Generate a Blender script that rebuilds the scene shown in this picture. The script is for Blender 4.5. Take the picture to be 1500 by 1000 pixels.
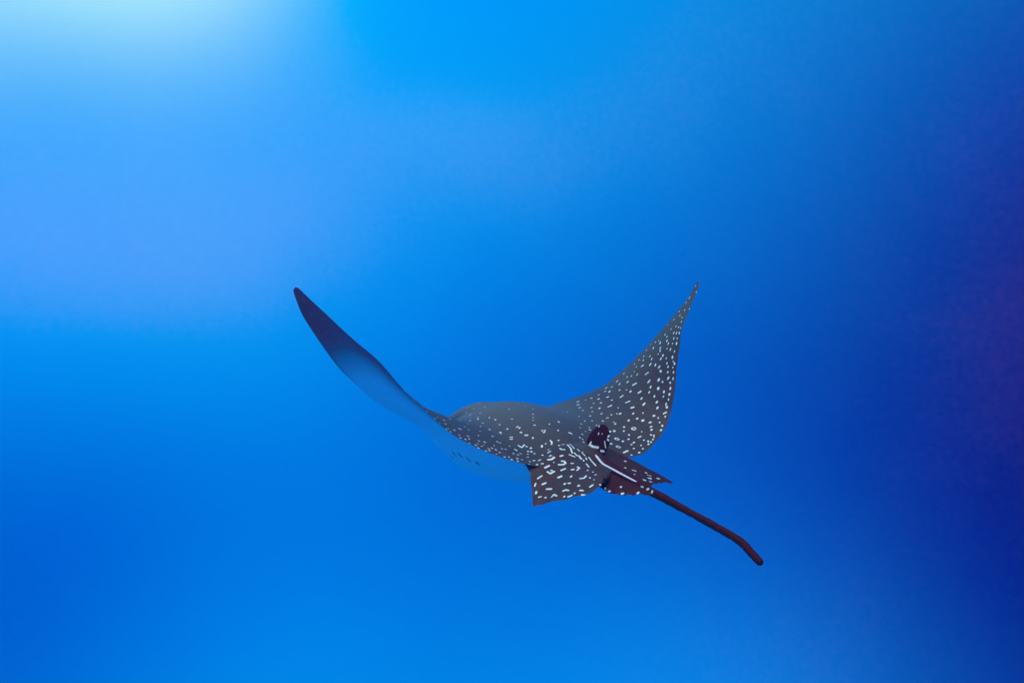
import bpy, math, random
import numpy as np
from mathutils import Vector, Matrix
from mathutils.bvhtree import BVHTree
from mathutils.kdtree import KDTree

random.seed(7)
rng = np.random.default_rng(11)
for o in list(bpy.data.objects):
    bpy.data.objects.remove(o, do_unlink=True)
scene = bpy.context.scene
col = scene.collection

# ------------------------------------------------------------------ camera
FPX = 1300.0                                    # focal length in photo pixels (1500 wide)
cam_d = bpy.data.cameras.new('camera')
cam_d.sensor_width = 36.0
cam_d.lens = 36.0 * FPX / 1500.0
cam_d.clip_start = 0.05
cam_d.clip_end = 500.0
cam = bpy.data.objects.new('camera', cam_d)
cam.rotation_euler = (math.radians(90), 0, 0)   # level, looking along +Y
col.objects.link(cam)
scene.camera = cam

# ------------------------------------------------------------------ water light (world)
# Under water the "sky" is the radiance of the open water: broad lobes of blue light,
# brightest towards the sunlit surface (up and to the left), faintly lit by the
# sand far below, dark towards the deep side on the right. Two out-of-view fill lobes are added.
BASE = (-0.0230, 0.1883, 0.7794)
LOBES = [
    ((-0.35, -0.90, -0.10), 2.0, (0.110, 0.0, 0.0)),  # added red fill from behind the camera for shadows facing it
    ((-0.50, -0.60, -0.60), 2.5, (0.0, 0.06, 0.16)),  # added blue fill from low behind left, brightens the belly
    ((0.019, -0.038, 0.999), 5.3, (0.4445, 0.3863, 0.2446)),
    ((-0.167, 0.955, 0.246), 6.2, (0.0428, 0.1531, 0.4629)),
    ((-0.405, 0.055, 0.912), 2.1, (0.0566, 0.2880, 0.2344)),
    ((0.877, 0.309, -0.369), 1.2, (-0.0271, -0.1090, -0.5210)),
    ((0.302, 0.909, -0.286), 8.0, (-0.0326, -0.2028, -0.2689)),
    ((-0.554, 0.830, 0.059), 52.6, (0.3646, 0.1669, 0.2737)),
    ((-0.044, 0.947, 0.319), 69.5, (0.2300, 0.0895, -0.0144)),
    ((-0.565, 0.728, 0.389), 90.0, (0.5395, 0.5267, 0.1914)),
    ((-0.353, 0.823, 0.444), 90.0, (0.8664, 0.8073, 0.0042)),
    ((-0.330, 0.942, 0.061), 42.0, (0.4116, 0.1861, 0.1949)),
    ((-0.041, 0.915, 0.402), 81.4, (-0.4147, -0.1087, 0.0421)),
    ((-0.242, 0.889, -0.388), 32.6, (-0.0468, 0.1617, 0.3059)),
    ((0.198, 0.876, -0.440), 27.6, (0.0811, 0.2701, 0.5800)),
    ((0.556, 0.799, 0.229), 30.2, (-0.0171, -0.1112, -0.0818)),
    ((0.640, 0.769, 0.008), 26.0, (0.0950, 0.0080, -0.1600)),
    ((-0.454, 0.889, -0.058), 13.4, (-0.5430, -0.2450, -0.3025)),
]
WORLD_STRENGTH = 0.95
world = bpy.data.worlds.new('World')
scene.world = world
world.use_nodes = True
wn, wl = world.node_tree.nodes, world.node_tree.links
wn.clear()
w_out = wn.new('ShaderNodeOutputWorld')
w_bg = wn.new('ShaderNodeBackground')
w_bg.inputs['Strength'].default_value = WORLD_STRENGTH
wl.new(w_bg.outputs[0], w_out.inputs['Surface'])
w_tc = wn.new('ShaderNodeTexCoord')
w_nrm = wn.new('ShaderNodeVectorMath'); w_nrm.operation = 'NORMALIZE'
wl.new(w_tc.outputs['Generated'], w_nrm.inputs[0])
acc = None
for c, k, rgb in LOBES:
    dt = wn.new('ShaderNodeVectorMath'); dt.operation = 'DOT_PRODUCT'
    wl.new(w_nrm.outputs[0], dt.inputs[0])
    dt.inputs[1].default_value = Vector(c).normalized()
    ma = wn.new('ShaderNodeMath'); ma.operation = 'MULTIPLY_ADD'
    wl.new(dt.outputs['Value'], ma.inputs[0])
    ma.inputs[1].default_value = k; ma.inputs[2].default_value = -k
    ex = wn.new('ShaderNodeMath'); ex.operation = 'EXPONENT'
    wl.new(ma.outputs[0], ex.inputs[0])
    sc = wn.new('ShaderNodeVectorMath'); sc.operation = 'SCALE'
    sc.inputs[0].default_value = rgb
    wl.new(ex.outputs[0], sc.inputs['Scale'])
    ad = wn.new('ShaderNodeVectorMath'); ad.operation = 'ADD'
    if acc is None:
        ad.inputs[0].default_value = BASE
    else:
        wl.new(acc.outputs[0], ad.inputs[0])
    wl.new(sc.outputs[0], ad.inputs[1])
    acc = ad
# faint cloudiness of the water, then a soft floor at zero
def w_noise(scale, detail, amp):
    t = wn.new('ShaderNodeTexNoise'); t.inputs['Scale'].default_value = scale; t.inputs['Detail'].default_value = detail
    wl.new(w_nrm.outputs[0], t.inputs['Vector'])
    m = wn.new('ShaderNodeMath'); m.operation = 'MULTIPLY_ADD'
    wl.new(t.outputs['Fac'], m.inputs[0]); m.inputs[1].default_value = amp; m.inputs[2].default_value = -amp / 2
    return m.outputs[0]
def w_math(op, p, q):
    m = wn.new('ShaderNodeMath'); m.operation = op
    for sock, val in zip(m.inputs, (p, q)):
        if hasattr(val, 'is_output'): wl.new(val, sock)
        elif val is not None: sock.default_value = val
    return m.outputs[0]
cloud = w_math('ADD', w_noise(7.0, 3, .050), w_noise(150.0, 2, .035))
w_sep = wn.new('ShaderNodeSeparateXYZ'); wl.new(acc.outputs[0], w_sep.inputs[0])
w_com = wn.new('ShaderNodeCombineXYZ')
for k_, amt in ((0, 1.0), (1, .30), (2, .45)):
    x_ = w_math('ADD', w_sep.outputs[k_], w_math('MULTIPLY', cloud, amt))
    eps = .018 if k_ == 0 else .004
    root_ = w_math('SQRT', w_math('ADD', w_math('MULTIPLY', x_, x_), eps * eps), None)
    wl.new(w_math('MULTIPLY', w_math('ADD', x_, root_), (.46, .53, .485)[k_]), w_com.inputs[k_])
wl.new(w_com.outputs[0], w_bg.inputs['Color'])

# ------------------------------------------------------------------ sun (softened by the rippled surface)
SUN_FROM = Vector((-0.15, -0.48, 0.86)).normalized()
sun_d = bpy.data.lights.new('sun', 'SUN')
sun_d.energy = 2.0
sun_d.angle = math.radians(45)
sun_d.color = (1.0, 0.86, 0.77)
sun = bpy.data.objects.new('sun', sun_d)
sun.rotation_euler = SUN_FROM.to_track_quat('Z', 'Y').to_euler()
sun.location = (-2, 2, 5)
col.objects.link(sun)

scene.view_settings.view_transform = 'Standard'
scene.view_settings.look = 'None'
scene.view_settings.exposure = 0.0
scene.view_settings.gamma = 1.0
scene.view_settings.use_curve_mapping = False
scene.render.engine = 'CYCLES'
scene.render.resolution_x = 1024
scene.render.resolution_y = 682
scene.cycles.volume_bounces = 1

# ------------------------------------------------------------------ sea water
HAZE_DENSITY = 0.018
def box_mesh(name, lo, hi):
    x0, y0, z0 = lo; x1, y1, z1 = hi
    v = [(x0,y0,z0),(x1,y0,z0),(x1,y1,z0),(x0,y1,z0),(x0,y0,z1),(x1,y0,z1),(x1,y1,z1),(x0,y1,z1)]
    f = [(0,3,2,1),(4,5,6,7),(0,1,5,4),(1,2,6,5),(2,3,7,6),(3,0,4,7)]
    m = bpy.data.meshes.new(name); m.from_pydata(v, [], f); m.update()
    return m
hz = bpy.data.objects.new('haze', box_mesh('haze', (-4, -2, -3.2), (4, 5.0, 1.6)))
col.objects.link(hz)
hz['kind'] = 'stuff'
hz['label'] = 'clear blue sea water all around the swimming ray'
hz['category'] = 'water'
hm = bpy.data.materials.new('sea_water'); hm.use_nodes = True
hn, hl = hm.node_tree.nodes, hm.node_tree.links
hn.clear()
ho = hn.new('ShaderNodeOutputMaterial')
pv = hn.new('ShaderNodeVolumePrincipled')
pv.inputs['Color'].default_value = (0.0, 0.50, 0.95, 1)
pv.inputs['Density'].default_value = HAZE_DENSITY
pv.inputs["Anisotropy"].default_value = 0.55
hl.new(pv.outputs[0], ho.inputs['Volume'])
hz.data.materials.append(hm)

# ------------------------------------------------------------------ the ray's own axes
# f: forward from the root of the tail, a: towards its left wing, h: up.  Metres.
def los(x, y):
    return np.array([(x - 750) / FPX, 1.0, (500 - y) / FPX])
T0 = los(868, 662) * 2.7                        # root of the tail, 2.7 m away
FW = np.array([-.5, .865, .04]); FW /= np.linalg.norm(FW)
LF = np.cross([0, 0, 1], FW); LF /= np.linalg.norm(LF)
UP = np.cross(FW, LF)

def catmull(P, n_or_t):
    """centripetal-free Catmull-Rom through rows of P, sampled at t in [0, 1]"""
    P = np.asarray(P, float); t = np.asarray(n_or_t) * (len(P) - 1)
    i = np.clip(np.floor(t).astype(int), 0, len(P) - 2); u = (t - i)[:, None]
    Pe = np.vstack([2 * P[0] - P[1], P, 2 * P[-1] - P[-2]])
    p0, p1, p2, p3 = Pe[i], Pe[i + 1], Pe[i + 2], Pe[i + 3]
    return .5 * (2 * p1 + (p2 - p0) * u + (2 * p0 - 5 * p1 + 4 * p2 - p3) * u**2 + (3 * p1 - p0 - 3 * p2 + p3) * u**3)

def interp(x, xs, ys):
    return np.interp(x, xs, ys)

def smooth_interp(x, xs, ys):
    """PCHIP-like smooth interpolation"""
    xs = np.asarray(xs, float); ys = np.asarray(ys, float)
    d = np.diff(ys) / np.diff(xs)
    m = np.zeros_like(ys)
    for k in range(1, len(xs) - 1):
        m[k] = 0 if d[k-1] * d[k] <= 0 else 2 * d[k-1] * d[k] / (d[k-1] + d[k])
    m[0], m[-1] = d[0], d[-1]
    x = np.clip(x, xs[0], xs[-1])
    i = np.clip(np.searchsorted(xs, x) - 1, 0, len(xs) - 2)
    hstep = xs[i+1] - xs[i]; t = (x - xs[i]) / hstep
    return ((2*t**3 - 3*t**2 + 1) * ys[i] + (t**3 - 2*t**2 + t) * hstep * m[i]
            + (-2*t**3 + 3*t**2) * ys[i+1] + (t**3 - t**2) * hstep * m[i+1])

# shells gathered into one body mesh --------------------------------
VERTS, FACES, ATTR = [], [], {'belly': [], 'top': [], 'red': [], 'dark': []}
NV = 0
def add_shell(P, F, belly, top, red, dark):
    """P (n,3) in f,a,h"""
    global NV
    n = len(P)
    VERTS.append(np.asarray(P, float)); FACES.append(np.asarray(F, int) + NV)
    for key, val in (('belly', belly), ('top', top), ('red', red), ('dark', dark)):
        ATTR[key].append(np.broadcast_to(np.asarray(val, float), (n,)).copy())
    NV += n

def grid_faces(nu, nv, off=0, flip=False, close_v=False):
    i = np.arange(nu - 1)[:, None]; j = np.arange(nv - (0 if close_v else 1))[None, :]
    a = i * nv + j; b = i * nv + (j + 1) % nv; c = (i + 1) * nv + (j + 1) % nv; d = (i + 1) * nv + j
    q = np.stack([a, b, c, d], -1).reshape(-1, 4) + off
    return q[:, ::-1] if flip else q

def sheet_normals(G):
    du = np.gradient(G, axis=0); dv = np.gradient(G, axis=1)
    n = np.cross(du, dv); ln = np.linalg.norm(n, axis=2, keepdims=True)
    n = n / np.maximum(ln, 1e-9)
    return n

# ------------------------------------------------------------------ disc: trunk and both wings
# stations from left tip to right tip: trailing edge (f,a,h), leading edge (f,a,h)
ST = [
    ((.276, .8405, .4790), (.297, .8395, .4720)),
    ((.266, .833, .4750), (.314, .832, .4600)),
    ((.257, .802, .4450), (.360, .800, .4130)),
    ((.245, .771, .4140), (.405, .764, .3740)),
    ((.220, .682, .3290), (.470, .690, .2960)),
    ((.200, .612, .2680), (.525, .620, .2280)),
    ((.175, .547, .1880), (.565, .560, .1830)),
    ((.150, .479, .1200), (.605, .490, .1300)),
    ((.120, .429, .0690), (.635, .425, .0900)),
    ((.085, .372, .0320), (.660, .370, .0640)),
    ((.050, .314, .0050), (.685, .310, .0420)),
    ((.010, .245, -.018), (.715, .240, .0200)),
    ((-.004, .190, -.030), (.740, .170, .0000)),
    ((.000, .110, -.030), (.765, .090, -.010)),
    ((.000, .000, -.025), (.775, .000, -.012)),
    ((.005, -.090, -.027), (.765, -.090, -.010)),
    ((.000, -.152, -.024), (.740, -.170, .0050)),
    ((.010, -.205, -.017), (.715, -.240, .0300)),
    ((.030, -.257, .0020), (.690, -.300, .0550)),
    ((.058, -.322, .0370), (.650, -.360, .0810)),
    ((.090, -.379, .0890), (.620, -.412, .1060)),
    ((.110, -.408, .1430), (.595, -.462, .1340)),
    ((.140, -.440, .2140), (.560, -.515, .1850)),
    ((.170, -.477, .3110), (.510, -.577, .2640)),
    ((.195, -.512, .3770), (.455, -.622, .3450)),
    ((.220, -.557, .4300), (.400, -.656, .4250)),
    ((.242, -.603, .4820), (.348, -.669, .4820)),
    ((.262, -.637, .5240), (.304, -.660, .5260)),
    ((.280, -.656, .5480), (.282, -.656, .5480)),
]
TEp = np.array([s[0] for s in ST]); LEp = np.array([s[1] for s in ST])
NS, NC = 900, 300
mid_pts = (TEp + LEp) / 2
arc = np.concatenate([[0], np.cumsum(np.linalg.norm(np.diff(mid_pts, axis=0), axis=1))])
# even spacing in arc length
tk = np.interp(np.linspace(0, arc[-1], NS), arc, np.linspace(0, 1, len(ST)))
TE = catmull(TEp, tk); LE = catmull(LEp, tk)
s_arc = np.linspace(0, arc[-1], NS)
i0 = np.argmin(np.abs(TE[:, 1]))
sa = np.where(np.arange(NS) < i0, (s_arc[i0] - s_arc) / s_arc[i0], (s_arc - s_arc[i0]) / (s_arc[-1] - s_arc[i0]))  # 0 root, 1 tip
# gentle scallops along the trailing margin
wob = .0035 * np.sin(s_arc * 31) * np.sin(s_arc * 13 + 1) * np.clip(sa * 4 - .6, 0, 1) * np.clip((1 - sa) * 8, 0, 1)
TE[:, 0] += wob
v = .5 - .5 * np.cos(np.linspace(0, 1, NC) * math.pi)
v = .65 * v + .35 * np.linspace(0, 1, NC)
M = TE[:, None, :] * (1 - v)[None, :, None] + LE[:, None, :] * v[None, :, None]
# camber: wings arch slightly
camber = .035 * np.sin(math.pi * v)[None, :] * (np.clip(sa * 3, 0, 1) * np.clip((1 - sa) * 1.6, 0, 1))[:, None]
nrm = sheet_normals(M)
if nrm[i0, NC // 2, 2] < 0: nrm = -nrm
M = M + nrm * camber[..., None]
nrm = sheet_normals(M)
if nrm[i0, NC // 2, 2] < 0: nrm = -nrm
# wing thickness
x = 1 - v
prof = 2 * 5 * (.2969 * np.sqrt(x) - .126 * x - .3516 * x**2 + .2843 * x**3 - .1036 * x**4)
prof = np.clip(prof, 0, None)
tm = smooth_interp(sa, [0, .12, .3, .5, .75, .93, 1], [.026, .026, .020, .013, .0065, .003, .0012])
th = tm[:, None] * prof[None, :] + .0009 * np.sqrt(np.clip(1 - (2 * v - 1)**8, 0, 1))[None, :]
th[0, :] = th[-1, :] = 0
f_, a_ = M[..., 0], M[..., 1]
def bulge(f, a, fs, As, ws, p, side=1.0):
    A = smooth_interp(f, fs, As); w = smooth_interp(f, fs, ws)
    return A * np.exp(-np.abs(a / (w * side))**p)
FS = [-.03, .05, .15, .28, .45, .62, .78]
edge = np.clip((v * (1 - v) * 14), 0, 1)[None, :]
b_top = bulge(f_, a_, FS, [.012, .028, .052, .082, .098, .080, .052], [.060, .085, .115, .14, .145, .110, .082], np.where(a_ > 0, 2.3, 1.8), np.where(a_ > 0, 1.0, 1.5)) * edge
b_bot = bulge(f_, a_, FS, [.012, .032, .070, .105, .125, .135, .105], [.070, .110, .155, .19, .215, .205, .17], 2.6) * edge
topP = M + nrm * (th + b_top)[..., None]
botP = M - nrm * (th + b_bot)[..., None]
# gill slits: five on each side, real grooves in the belly
gill = np.zeros_like(f_)
for sgn in (1, -1):
    for gf, ga in ((.562, .174), (.492, .196), (.446, .196), (.412, .183), (.377, .171)):
        u = (f_ - gf) + .35 * (np.abs(a_) - ga); w_ = (a_ - sgn * ga)
        gill = np.maximum(gill, np.exp(-(u / .0050)**2) * np.exp(-(w_ / .0075)**4))
botP = botP + nrm * (gill * .009)[..., None]
# ventral pigment: white belly, dark wing tips and a dark hind margin
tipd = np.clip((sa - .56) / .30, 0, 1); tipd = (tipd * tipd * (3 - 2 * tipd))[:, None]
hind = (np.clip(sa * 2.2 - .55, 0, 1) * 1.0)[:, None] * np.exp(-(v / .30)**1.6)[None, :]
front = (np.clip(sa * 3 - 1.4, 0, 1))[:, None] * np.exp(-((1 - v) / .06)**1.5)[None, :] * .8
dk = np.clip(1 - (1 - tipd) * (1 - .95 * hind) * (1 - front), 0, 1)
n1 = NS * NC
add_shell(topP.reshape(-1, 3), grid_faces(NS, NC), 0, 1, 0, 0)
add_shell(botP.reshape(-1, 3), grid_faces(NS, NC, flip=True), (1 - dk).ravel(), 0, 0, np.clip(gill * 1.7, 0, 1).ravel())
# stitch the rim: quads between the two sheets along both margins and the tips
rim = []
top0, bot0 = 0, n1
for j, fl in ((0, False), (NC - 1, True)):
    i = np.arange(NS - 1)
    q = np.stack([top0 + i * NC + j, top0 + (i + 1) * NC + j, bot0 + (i + 1) * NC + j, bot0 + i * NC + j], 1)
    rim.append(q[:, ::-1] if fl else q)
FACES.append(np.vstack(rim))

# ------------------------------------------------------------------ lofted shells: head, tail
def loft(sections, nseg, n_along, belly_fn, top, red, dark):
    """sections: rows of f, a, h, half_width, half_up, half_down"""
    S = np.asarray(sections, float)
    t = np.linspace(0, 1, n_along)
    C = catmull(S, t)
    ang = np.linspace(0, 2 * math.pi, nseg, endpoint=False)
    # tangent along the spine in the f-h / f-a planes
    tan = np.gradient(C[:, :3], axis=0); tan /= np.linalg.norm(tan, axis=1, keepdims=True)
    side = np.cross(np.array([0, 0, 1.]), tan); side /= np.linalg.norm(side, axis=1, keepdims=True)
    upv = np.cross(tan, side)
    ca, sa_ = np.cos(ang), np.sin(ang)
    hh = np.where(sa_[None, :] > 0, C[:, 4:5], C[:, 5:6])
    P = C[:, None, :3] + side[:, None, :] * (np.maximum(C[:, 3:4], 0) * ca)[..., None] + upv[:, None, :] * (np.maximum(hh, 0) * sa_)[..., None]
    b = belly_fn(ang)[None, :] * np.ones((n_along, 1))
    add_shell(P.reshape(-1, 3), grid_faces(n_along, nseg, close_v=True), b.ravel(), top, red, dark)
    return P

# head with the flat, rounded, shovel-like snout
loft([(.58, 0, .012, .094, .078, .120), (.68, 0, .012, .086, .075, .125), (.745, 0, .008, .080, .068, .105),
      (.80, 0, .002, .075, .058, .078), (.85, 0, -.006, .071, .046, .046), (.895, 0, -.014, .062, .032, .034),
      (.930, 0, -.020, .050, .020, .024), (.952, 0, -.024, .032, .012, .014), (.961, 0, -.025, .004, .002, .002)],
     96, 150, lambda an: np.clip(-np.sin(an) * 3 - .6, 0, 1), 1, 0, 0)

# trunk end and whip tail (broken off short)
TAIL = [(.20, 0, -.020, .040, .020, .03), (.08, .000, -.010, .046, .030, .034), (.00, .002, -.012, .040, .028, .028),
        (-.07, .004, -.030, .026, .021, .023), (-.15, -.003, -.048, .0175, .0165, .018), (-.25, -.017, -.070, .0122, .0125, .0135),
        (-.315, -.025, -.084, 0.0112, 0.0117, 0.0117), (-.38, -.031, -.098, 0.0101, 0.0101, 0.0101), (-.49, -.026, -.113, 0.0098, 0.0098, 0.0098),
        (-.585, -.0175, -.1255, .0100, .0100, .0100), (-.622, -.0140, -.1335, .0104, .0102, .0102), (-.655, -.0085, -.1465, .0098, .0096, .0096),
        (-.686, -.0035, -.159, .0094, .0092, .0092), (-.694, -.0025, -.1630, 0.0059, 0.0059, 0.0059), (-.696, -.002, -.1640, 0.0006, 0.0006, 0.0006)]
nt0 = NV
n_al, n_sg = 420, 40
P = loft(TAIL, n_sg, n_al, lambda an: an * 0, 1, 0, 0)
ring = rng.normal(size=(n_al, n_sg)); 
for _ in range(5):
    ring = (ring + np.roll(ring, 1, 0) + np.roll(ring, -1, 0) + np.roll(ring, 1, 1) + np.roll(ring, -1, 1)) / 5
ring *= .035 / ring.std()
ctr = P.mean(1, keepdims=True)
P = ctr + (P - ctr) * (1 + ring * np.clip((.05 - ctr[..., 0]) / .2, 0, 1))[..., None]
VERTS[-1] = P.reshape(-1, 3)
ATTR['red'][-1] = np.clip((.02 - P[..., 0].ravel()) / .12, 0, 1)

# ------------------------------------------------------------------ fin sheets
def fin(inner, outer, nu, nv, thick, bow, red, corner=None):
    """sheet from the inner edge polyline to the outer edge polyline; closed, thin, tapering to the rim"""
    ti = np.linspace(0, 1, nv)
    I = catmull(inner, ti)
    O = np.stack([np.interp(ti, np.linspace(0, 1, len(outer)) if corner is None else corner, np.array(outer)[:, k]) for k in range(3)], 1)
    # round polyline kinks a little
    for _ in range(max(2, nv // 60)):
        O[1:-1] = .25 * O[:-2] + .5 * O[1:-1] + .25 * O[2:]
    rag = rng.normal(size=nv)                       # slightly frayed rim
    for _ in range(2):
        rag[1:-1] = .25 * rag[:-2] + .5 * rag[1:-1] + .25 * rag[2:]
    rag[:3] = 0; rag[-3:] = 0
    dirv = O - I; dirv /= np.linalg.norm(dirv, axis=1, keepdims=True)
    O = O + dirv * (rag * .0022)[:, None]
    u = np.linspace(0, 1, nu)
    G = I[None] * (1 - u)[:, None, None] + O[None] * u[:, None, None]
    n = sheet_normals(G)
    if n[..., 2].mean() < 0: n = -n
    k0, k1 = nu // 2, nv // 2
    flat = -np.sign((np.cross(G[k0 + 1, k1] - G[k0, k1], G[k0, k1 + 1] - G[k0, k1]) * n[k0, k1]).sum())
    vv = np.linspace(0, 1, nv)
    ripple = .0016 * np.sin(vv * 46)[None, :] * (u**2)[:, None]
    G = G + n * (bow * np.sin(math.pi * u * .8)[:, None] * np.sin(math.pi * (.12 + .76 * vv))[None, :] + ripple)[..., None]
    tt = thick * ((1 - u)**.7)[:, None] * np.sqrt(np.clip(1 - (2 * vv - 1)**6, 0, 1))[None, :] + .0004
    tt = tt * np.sqrt(np.clip(u * 9, 0, 1))[:, None] * (1 - .85 * vv**1.5)[None, :]
    tt[0] = 0; tt[-1] = 0; tt[:, 0] = 0; tt[:, -1] = 0
    A = G + n * tt[..., None]; B = G - n * tt[..., None]
    fl = flat < 0
    add_shell(A.reshape(-1, 3), grid_faces(nu, nv, flip=fl), 0, 1, red, 0)
    add_shell(B.reshape(-1, 3), grid_faces(nu, nv, flip=not fl), 0, 0, max(red, .5), 0)

# left pelvic fin
fin([(.08, .03, .018), (.02, .032, .004), (-.06, .030, -.016), (-.135, .026, -.034)],
    [(.075, .20, -.030), (.00, .222, -.050), (-.050, .247, -.088), (-.103, .273, -.128), (-.150, .222, -.108), (-.195, .172, -.088), (-.214, .145, -.075), (-.212, .118, -.060), (-.190, .092, -.050), (-.165, .070, -.044)],
    150, 190, .011, .016, .32, corner=[0, .17, .30, .45, .60, .75, .83, .90, .95, 1])
# right pelvic fin
fin([(.08, -.03, .018), (.02, -.030, .004), (-.06, -.014, -.013), (-.17, -.014, -.043)],
    [(.06, -.105, -.016), (.00, -.116, -.026), (-.070, -.148, -.054), (-.168, -.176, -.084), (-.182, -.120, -.076), (-.195, -.090, -.072), (-.215, -.055, -.068), (-.245, -.030, -.070)],
    130, 170, .010, .010, .75, corner=[0, .17, .30, .47, .64, .78, .9, 1])
# soft brown lobe under the root of the tail
fin([(-.06, .020, -.030), (-.13, .010, -.046), (-.20, -.004, -.060), (-.285, -.020, -.078)],
    [(-.09, .070, -.045), (-.135, .082, -.062), (-.165, .080, -.080), (-.20, .064, -.090), (-.228, .040, -.088), (-.252, .010, -.083), (-.272, -.006, -.082), (-.29, -.018, -.082)],
    70, 150, .009, .008, .9)

# dorsal fin: small rounded lobe standing at the root of the tail
def dorsal(nu=60, nv=70):
    u = np.linspace(0, 1, nu); vv = np.linspace(0, 1, nv)
    # outline in the f-h plane, base from front to rear; lobe leans back
    U_, V_ = np.meshgrid(u, vv, indexing='ij')      # u up, v front to rear
    bf, br = .055, -.060
    w = np.sqrt(np.clip(1 - U_**3.2, 0, 1)) * (.74 + .34 * np.sin(math.pi * np.clip(U_, 0, 1) * .8))
    lean = -.030 * U_**1.3
    cf = (bf + br) / 2 + lean
    f = cf + (.5 - V_) * (bf - br) * w * (1 - .12 * U_)
    h = -.010 + .098 * U_
    tk_ = .0085 * (1 - U_)**.6 * np.sqrt(np.clip(1 - (2 * V_ - 1)**4, 0, 1)) + .0006
    tk_[-1] = 0; tk_[:, 0] = 0; tk_[:, -1] = 0
    ax = -.006 - .010 * U_
    A = np.stack([f, ax + tk_, h], -1); B = np.stack([f, ax - tk_, h], -1)
    add_shell(A.reshape(-1, 3), grid_faces(nu, nv), 0, 1, 1, 0)
    add_shell(B.reshape(-1, 3), grid_faces(nu, nv, flip=True), 0, 1, 1, 0)
dorsal()

V = np.vstack(VERTS); FQ = np.vstack(FACES)
for k in ATTR: ATTR[k] = np.concatenate(ATTR[k])
W = T0 + V[:, :1] * FW + V[:, 1:2] * LF + V[:, 2:3] * UP      # world positions

# ------------------------------------------------------------------ white spots
bvh = BVHTree.FromPolygons(W.tolist(), FQ.tolist())
def cast(px, py):
    d = Vector(los(px, py)).normalized()
    hit = bvh.ray_cast(Vector((0, 0, 0)), d)
    return np.array(hit[0]) if hit[0] is not None else None

def parse(txt, ox, oy, sc_):
    """'x,y' a dot, 'x,y b' a big dot, 'x,y o' a ring, 'x,y x,y ...' a stroke"""
    out = []
    for item in txt.split(';'):
        tk_ = item.split()
        if not tk_: continue
        kind = ''
        if tk_[-1] in 'bors': kind = tk_.pop()
        pts = [tuple(float(q) for q in p.split(',')) for p in tk_]
        out.append(([(ox + x / sc_, oy + y / sc_) for x, y in pts], kind))
    return out

SPOTS = []
SPOTS += parse("""330,45 350,70 345,95;270,80 262,92;218,105 215,135;437,42;445,112;485,98 515,98;455,148 480,165 520,165;290,210 335,185;312,255 345,240;
300,300 345,295 380,268;455,255 500,240;225,238;375,335;440,365 500,365 532,345 515,320 480,318;620,348;465,445 535,415;625,430 b;685,440 715,410 690,395;825,440;895,462;930,500;
855,540;910,565;725,550 775,545 805,515;605,522;425,540 485,515 b;290,460 330,485 380,455;330,440 360,445;250,410 320,375;155,555 220,510;215,630 275,605 b;120,655 135,610;135,755 145,720;
270,690 350,688;165,800 210,790;265,803;345,795 375,762 412,780;520,620 b;580,612 b;500,715 535,700 570,708;705,645 b;850,665 900,630 b;715,705 770,712;740,765 790,770;650,745;
510,800 518,780;570,790;603,780;430,858;890,733""", 770, 640, 9.09)
STREAKS = parse("""555,100 600,150 620,210;585,90 650,155;645,205 690,250 b;575,228 660,265;685,155 720,190 b;745,200 795,250 b;705,240 745,295 b;775,320 770,300;800,270 815,300;
840,265 880,320 935,380;805,350 845,400""", 770, 640, 9.09)
SPOTS += [(p, 's') for p, k in STREAKS]
SPOTS += parse("870,70 850,100 905,130 965,138 B;995,180 1050,190".replace(' B', ' b'), 770, 640, 9.09)
SPOTS += parse("""65,305;130,320;245,335;205,380;190,345;335,350;380,405;335,425;285,435;430,295;430,350;410,380;500,320;500,335;605,322;545,370;525,400;520,445;410,490;415,430;505,485;420,515;
330,480;250,450;340,505;608,430;635,492;700,385;770,425;705,455;712,465;812,335;860,405;880,415;895,457;925,482 960,482;1003,507;790,500 820,500;790,518 820,518;690,546 o;550,540 575,550;510,535;555,572;500,560;650,577;
600,605;630,600;575,625;505,598;665,615;720,605;755,610;790,582;835,608 860,625;870,575 900,595 925,570;945,585;985,600;700,640;670,655;745,680;785,680;825,650;890,650;868,662;862,695;905,705;
960,630;990,632;958,655;1018,650;957,682;810,705;865,718;970,745;1040,750;1090,742;1012,715;1065,710;420,225;460,240;490,183;515,185;560,225;520,280;390,275;660,340;785,245;850,165;875,190;935,215;
1005,243;1005,290;1005,320;1005,345;1020,390;1090,440;1105,455;1115,440;1240,360;1155,380;1235,438;1320,270;1340,460;1415,175;1410,205;1430,230""", 620, 560, 6.25)
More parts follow.
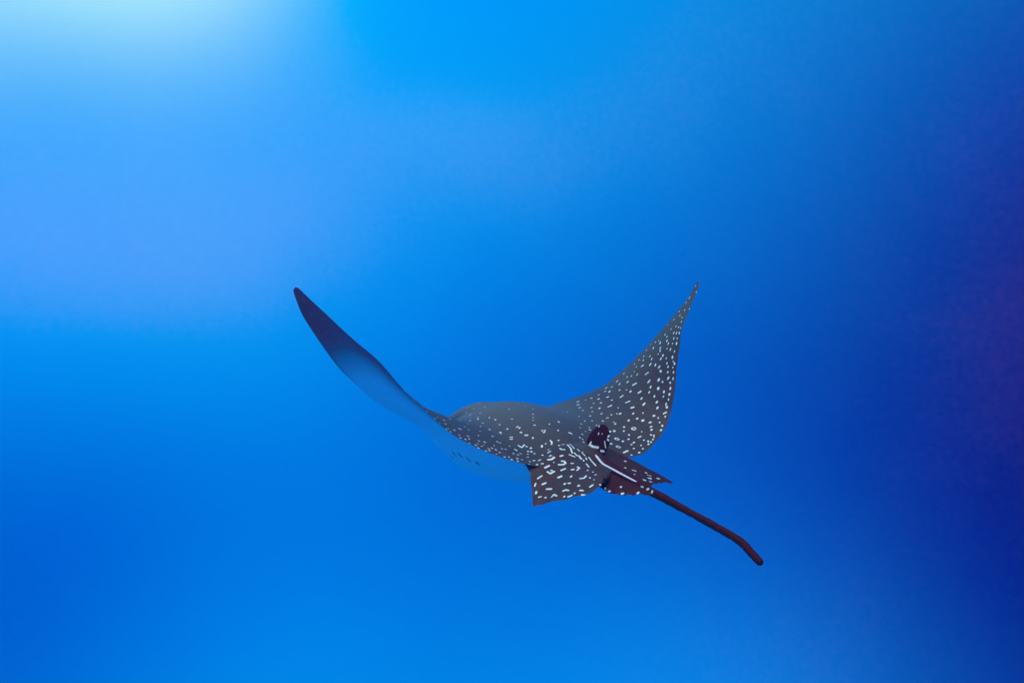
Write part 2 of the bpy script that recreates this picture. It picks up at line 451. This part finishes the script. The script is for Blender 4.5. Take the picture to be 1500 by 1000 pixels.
SPOTS += parse("""670,50;705,85;780,30;810,60;750,75;890,62 930,35;1055,25;1130,35;1190,35;1185,103;1155,145;1135,97;1035,115 b;1075,137;920,148 945,115;710,137;760,172 805,148;600,130;625,160;
545,190;485,200;520,238;475,235;407,272;405,315;330,307;270,325;190,345;195,375;355,360;430,355;330,405;240,435;415,412;340,447;200,497;318,492;435,468;338,542;262,545;500,295;545,327;505,400 545,378;
610,407;625,222;697,220;740,237;630,300 665,275;815,255 855,232;950,190;935,245;1030,205 b;1090,240;1157,205;1147,267;1083,290;990,287;1137,320;1112,368;1120,400 b;1015,348 b;1022,408 b;855,310;
868,382 892,355;685,355 738,335;740,410 780,398;598,468;632,468;540,480;497,512;450,545;768,467;870,462;985,490 b;1030,513;1080,472 1120,450;1103,500;810,520;868,540 b;720,540;565,558;580,575;945,560 b;
1045,560 b;1072,595;1060,640;955,605;960,637;673,608;670,650;775,625 o;857,657;725,690;720,735;815,722 852,702;880,745;955,690;985,697;985,715;975,738;955,765;928,787;925,757;525,655;570,650;510,705;
505,742;537,782;598,732 o;660,757;775,770;750,792;850,800;775,832;870,835;612,815 o;665,878 715,853;750,900;830,875;310,610;315,637;385,590;410,597;225,575;215,615;270,655;235,685;210,718;240,737;
250,768;90,665 130,680""", 820, 540, 7.143)
SPOTS += parse("""1095,95;1070,130;1050,180;1025,215;1015,270;975,280;980,310;995,325;935,340;990,355;890,380;915,410;950,390;970,395;985,400;935,437;955,438;975,438;870,450;885,465;935,477;960,478;
825,495;835,510;800,505;885,495;895,515;925,515;955,515;765,520;785,548;835,548;835,568;885,552;910,558;940,573;735,563;715,608;760,608;773,628;820,593;855,602;840,627;880,623;925,615;930,645;940,662;
680,635;712,637;645,665;660,685;695,684 715,672;755,678 770,658;800,672;820,695 835,678;885,660;893,685;928,690""", 800, 400, 5)
SPOTS += parse("""975,470;975,530;1035,550 1075,560;1155,572 1175,580;1175,595 1210,605;1135,638 1165,645;1180,622 1215,628;1195,655 1220,660;1262,625 1290,632;1060,590;745,685;790,718;830,745;905,776;950,766;1090,760;935,705;1130,705;1180,725;1220,750;
730,218 s;762,220 s;785,285 797,350 s""", 760, 600, 6.25)

top_idx = np.nonzero(ATTR['top'] > .5)[0]
kd = KDTree(len(top_idx))
for n_, i_ in enumerate(top_idx): kd.insert(W[i_], n_)
kd.balance()
spot = np.zeros(len(V)); halo = np.zeros(len(V))
def paint(pts, r):
    """pts: polyline of world points; r: radius in metres"""
    pts = [np.asarray(p) for p in pts]
    S = []
    if len(pts) == 1: S = pts
    else:
        for p, q in zip(pts[:-1], pts[1:]):
            m = max(2, int(np.linalg.norm(q - p) / .0015))
            S += [p + (q - p) * t for t in np.linspace(0, 1, m)]
    if len(S) > 200: return
    for p in S:
        for co, n_, d in kd.find_range(Vector(p), r + .0065):
            i_ = top_idx[n_]
            spot[i_] = max(spot[i_], min(1, max(0, (r - d) / .0016 + .5)))
            halo[i_] = max(halo[i_], min(1, max(0, 1 - (d - r) / .006)))
placed = []
for pts, kind in SPOTS:
    w3 = [cast(*p) for p in pts]
    w3 = [p for p in w3 if p is not None]
    if not w3: continue
    depth = w3[0][1]
    if max(abs(p[1] - depth) for p in w3) > .12: w3 = w3[:1]
    jit = rng.uniform(.78, 1.22)
    px = depth / FPX                                  # metres per photo pixel at that depth
    r = {'': 1.36, 'b': 1.8, 'o': 0.95, 's': 0.95}.get(kind, 1.42) * px * jit
    if len(w3) > 1 and kind == '': r = 1.32 * px * jit
    if len(w3) == 2:
        ax = w3[1] - w3[0]; ln = np.linalg.norm(ax); cut = min(.8 * r, .42 * ln) / ln
        w3 = [w3[0] + ax * cut, w3[1] - ax * cut]
    c = sum(w3) / len(w3)
    placed.append(c)
    if kind == 'o':
        # ring lying in the skin
        hit = bvh.find_nearest(Vector(c)); nn = np.array(hit[1])
        e1 = np.cross(nn, [0, 0, 1.]); e1 /= np.linalg.norm(e1); e2 = np.cross(nn, e1)
        R_ = 3.0 * px
        paint([c + R_ * (math.cos(q) * e1 + math.sin(q) * e2) for q in np.linspace(.5, 5.6, 10)], r)
    else:
        if len(w3) == 1 and rng.random() < .7:        # most dots are a little drawn out
            hit = bvh.find_nearest(Vector(c)); nn = np.array(hit[1])
            aim = rng.normal(size=3)
            if (c - T0) @ LF < -.12:                  # on the right wing they point out along the wing
                aim = aim * .35 + (LF * -.65 + UP * .55 + FW * .28 - (c - T0) * .6) * 1.6
            e1 = aim - nn * (aim @ nn); e1 /= np.linalg.norm(e1)
            ln = px * rng.uniform(.45, 1.15)
            w3 = [c - e1 * ln, c + e1 * ln]
        paint(w3, r)
# a dense row of small spots along the hind margin of the left wing root
for i_ in range(0, NS):
    a0 = TE[i_, 1]
    if .20 < a0 < .52 and rng.random() < .30:
        p = W[i_ * NC + int(rng.uniform(4, 40))]
        if min(np.linalg.norm(q - p) for q in placed) > .014:
            placed.append(p); paint([p], rng.uniform(.0026, .0040))
# spots on the skin that faces away from this side (same density and size)
kp = KDTree(4000)
cnt = 0
for p in placed: kp.insert(p, cnt); cnt += 1
placed_extra = []
disc_top = np.arange(n1)
cand = rng.choice(disc_top, 6000, replace=False)
cells = {}
def near(p, d):
    k = tuple(np.floor(p / .05).astype(int))
    for dx in (-1, 0, 1):
        for dy in (-1, 0, 1):
            for dz in (-1, 0, 1):
                for q in cells.get((k[0]+dx, k[1]+dy, k[2]+dz), ()):
                    if np.linalg.norm(q - p) < d: return True
    return False
def put(p): cells.setdefault(tuple(np.floor(p / .05).astype(int)), []).append(p)
for p in placed: put(p)
for i_ in cand:
    p = W[i_]
    to = Vector(p); dd = to.length
    h = bvh.ray_cast(Vector((0, 0, 0)), to.normalized())
    if h[0] is not None and abs(h[3] - dd) < .02 and not n1 <= FQ[h[2]][0] < 2 * n1: continue       # already spotted from the photograph
    if V[i_, 0] > .55 and abs(V[i_, 1]) < .15 and rng.random() < .6: continue
    if near(p, rng.uniform(.024, .032)): continue
    put(p)
    e1 = rng.normal(size=3); e1 /= np.linalg.norm(e1)
    paint([p], rng.uniform(.003, .0048))

# ------------------------------------------------------------------ materials
def new_mat(name):
    m = bpy.data.materials.new(name); m.use_nodes = True
    nt = m.node_tree; nt.nodes.clear()
    out = nt.nodes.new('ShaderNodeOutputMaterial'); b = nt.nodes.new('ShaderNodeBsdfPrincipled')
    nt.links.new(b.outputs[0], out.inputs['Surface'])
    return m, nt.nodes, nt.links, b
def mixc(n, l, fac, a, b):
    m = n.new('ShaderNodeMix'); m.data_type = 'RGBA'
    for sock, val in ((m.inputs[0], fac), (m.inputs[6], a), (m.inputs[7], b)):
        if hasattr(val, 'is_output'): l.new(val, sock)
        elif isinstance(val, (int, float)): sock.default_value = val
        else: sock.default_value = (*val, 1)
    return m.outputs[2]
def attr(n, name):
    a = n.new('ShaderNodeAttribute'); a.attribute_name = name
    return a.outputs['Fac']
def mathn(n, l, op, a, b=None, c=None):
    m = n.new('ShaderNodeMath'); m.operation = op
    for k, val in enumerate((a, b, c)):
        if val is None: continue
        if hasattr(val, 'is_output'): l.new(val, m.inputs[k])
        else: m.inputs[k].default_value = val
    return m.outputs[0]

skin, n, l, b = new_mat('ray_skin')
tc = n.new('ShaderNodeTexCoord')
def noise(scale, detail=4, rough=.55):
    t = n.new('ShaderNodeTexNoise'); t.inputs['Scale'].default_value = scale
    t.inputs['Detail'].default_value = detail; t.inputs['Roughness'].default_value = rough
    l.new(tc.outputs['Object'], t.inputs['Vector']); return t
big, fine, grain = noise(5), noise(38, 6), noise(420, 3)
def ramp(src, lo, hi):
    m = n.new('ShaderNodeMapRange'); m.inputs['From Min'].default_value = lo; m.inputs['From Max'].default_value = hi
    l.new(src, m.inputs['Value']); return m.outputs['Result']
back = mixc(n, l, ramp(big.outputs['Fac'], .35, .65), (.068, .028, .018), (.052, .029, .021))
back = mixc(n, l, mathn(n, l, 'MULTIPLY', ramp(fine.outputs['Fac'], .38, .68), .45), back, (.020, .012, .011))
back = mixc(n, l, mathn(n, l, 'MULTIPLY', ramp(grain.outputs['Fac'], .45, .7), .30), back, (.074, .056, .052))
back = mixc(n, l, mathn(n, l, 'MULTIPLY', attr(n, 'pale_veil'), .75), back, (.098, .102, .112))  # blue-grey haze veil put into the colour of the paler mid-back
back = mixc(n, l, attr(n, 'red'), back, (.050, .0022, .0028))
back = mixc(n, l, mathn(n, l, 'MULTIPLY', attr(n, 'halo'), .6), back, (.014, .010, .011))
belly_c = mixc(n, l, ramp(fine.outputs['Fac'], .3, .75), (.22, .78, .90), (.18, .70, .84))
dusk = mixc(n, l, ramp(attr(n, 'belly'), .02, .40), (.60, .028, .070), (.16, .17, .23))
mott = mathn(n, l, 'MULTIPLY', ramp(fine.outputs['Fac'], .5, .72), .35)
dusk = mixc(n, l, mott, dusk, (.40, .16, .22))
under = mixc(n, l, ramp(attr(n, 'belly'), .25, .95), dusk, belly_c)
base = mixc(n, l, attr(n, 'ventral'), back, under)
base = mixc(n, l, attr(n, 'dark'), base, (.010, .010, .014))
base = mixc(n, l, attr(n, 'spot'), base, (.84, .92, .84))
l.new(base, b.inputs['Base Color'])
b.inputs['Roughness'].default_value = .5
l.new(mathn(n, l, 'MULTIPLY_ADD', attr(n, 'red'), -.33, .42), b.inputs['Specular IOR Level'])
bp = n.new('ShaderNodeBump'); bp.inputs['Strength'].default_value = .40; bp.inputs['Distance'].default_value = .004
hsum = mathn(n, l, 'ADD', mathn(n, l, 'MULTIPLY', fine.outputs['Fac'], 1.0), mathn(n, l, 'MULTIPLY', grain.outputs['Fac'], .25))
l.new(hsum, bp.inputs['Height']); l.new(bp.outputs[0], b.inputs['Normal'])

# ------------------------------------------------------------------ the animal
root = bpy.data.objects.new('eagle_ray', None)
root.location = T0
root.empty_display_size = .1
col.objects.link(root)
root['label'] = 'white-spotted dark eagle ray with raised wings swimming away in open blue water'
root['category'] = 'ray'

def to_mesh(name, Wp, faces, mat, smooth=True):
    me = bpy.data.meshes.new(name)
    nv, nf = len(Wp), len(faces)
    me.vertices.add(nv); me.vertices.foreach_set('co', (Wp - T0).astype(np.float32).ravel())
    me.loops.add(nf * 4); me.loops.foreach_set('vertex_index', faces.astype(np.int32).ravel())
    me.polygons.add(nf); me.polygons.foreach_set('loop_start', np.arange(nf, dtype=np.int32) * 4)
    me.polygons.foreach_set('use_smooth', np.full(nf, smooth))
    me.update(calc_edges=True); me.validate()
    me.materials.append(mat)
    o = bpy.data.objects.new(name, me); col.objects.link(o); o.parent = root
    return o
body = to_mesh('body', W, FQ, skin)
ventral = np.where(ATTR['top'] > .5, 0., 0.)
ventral[n1:2 * n1] = 1.
hd0 = 2 * n1                                             # head underside counts as belly too
hm_ = ATTR['belly'].copy(); hm_[:2 * n1] = 0
ventral = np.maximum(ventral, hm_)
def set_attr(name, arr):
    a = body.data.attributes.new(name, 'FLOAT', 'POINT')
    a.data.foreach_set('value', arr.astype(np.float32))
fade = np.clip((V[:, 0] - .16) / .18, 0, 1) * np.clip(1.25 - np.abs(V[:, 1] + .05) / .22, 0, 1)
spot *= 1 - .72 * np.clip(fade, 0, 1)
set_attr('pale_veil', np.clip((V[:, 0] - .10) / .30, 0, 1) * np.clip(1.3 - np.abs(V[:, 1] + .03) / .22, 0, 1))
set_attr('spot', spot); set_attr('halo', halo); set_attr('ventral', ventral)
set_attr('belly', ATTR['belly']); set_attr('red', ATTR['red']); set_attr('dark', ATTR['dark'])

def toW(P): 
    P = np.asarray(P, float)
    return T0 + P[..., :1] * FW + P[..., 1:2] * LF + P[..., 2:3] * UP

# the long white spine lying on the tail
spine_px = [(700, 415), (735, 462), (770, 500), (815, 526), (860, 550), (930, 588), (1000, 625), (1050, 651), (1078, 664)]
pts = []
for x_, y_ in spine_px:
    p = cast(760 + x_ / 6.25, 600 + y_ / 6.25)
    if p is not None: pts.append(p)
spm, n, l, b = new_mat('spine_bone')
b.inputs['Base Color'].default_value = (.78, .80, .82, 1); b.inputs['Roughness'].default_value = .5
nt_ = n.new('ShaderNodeTexNoise'); nt_.inputs['Scale'].default_value = 160
l.new(mixc(n, l, nt_.outputs['Fac'], (.86, .88, .90), (.60, .64, .70)), b.inputs['Base Color'])
if len(pts) > 3:
    Pp = catmull(np.array(pts), np.linspace(0, 1, 60))
    k_ = 10; ang = np.linspace(0, 2 * math.pi, k_, endpoint=False)
    tan = np.gradient(Pp, axis=0); tan /= np.linalg.norm(tan, axis=1, keepdims=True)
    s_ = np.cross(tan, UP); s_ /= np.linalg.norm(s_, axis=1, keepdims=True); u_ = np.cross(s_, tan)
    rr = .0036 * np.interp(np.linspace(0, 1, 60), [0, .04, .6, .93, 1], [.35, 1, 1, .8, .15]) * (1 + .10 * np.sin(np.arange(60) * 1.9))
    R3 = Pp[:, None] + rr[:, None, None] * (s_[:, None] * np.cos(ang)[None, :, None] * 1.15 + u_[:, None] * np.sin(ang)[None, :, None] * .8) + u_[:, None] * .0015
    to_mesh('tail_spine', R3.reshape(-1, 3), grid_faces(60, k_, close_v=True), spm)

# eyes on the sides of the head
em, n, l, b = new_mat('eye_wet')
ev_tc = n.new('ShaderNodeTexCoord'); sep = n.new('ShaderNodeTexNoise'); sep.inputs['Scale'].default_value = 90
l.new(ev_tc.outputs['Object'], sep.inputs['Vector'])
l.new(mixc(n, l, sep.outputs['Fac'], (.006, .006, .008), (.03, .026, .022)), b.inputs['Base Color'])
b.inputs['Roughness'].default_value = .12
for sg in (1, -1):
    th_ = np.linspace(0, math.pi, 16); ph_ = np.linspace(0, 2 * math.pi, 24, endpoint=False)
    E_ = np.stack([.850 + .012 * np.sin(th_)[:, None] * np.cos(ph_), sg * .064 + .010 * np.cos(th_)[:, None] * np.ones(24), .000 + .010 * np.sin(th_)[:, None] * np.sin(ph_)], -1)
    to_mesh('eye', toW(E_.reshape(-1, 3)), grid_faces(16, 24, close_v=True), em)
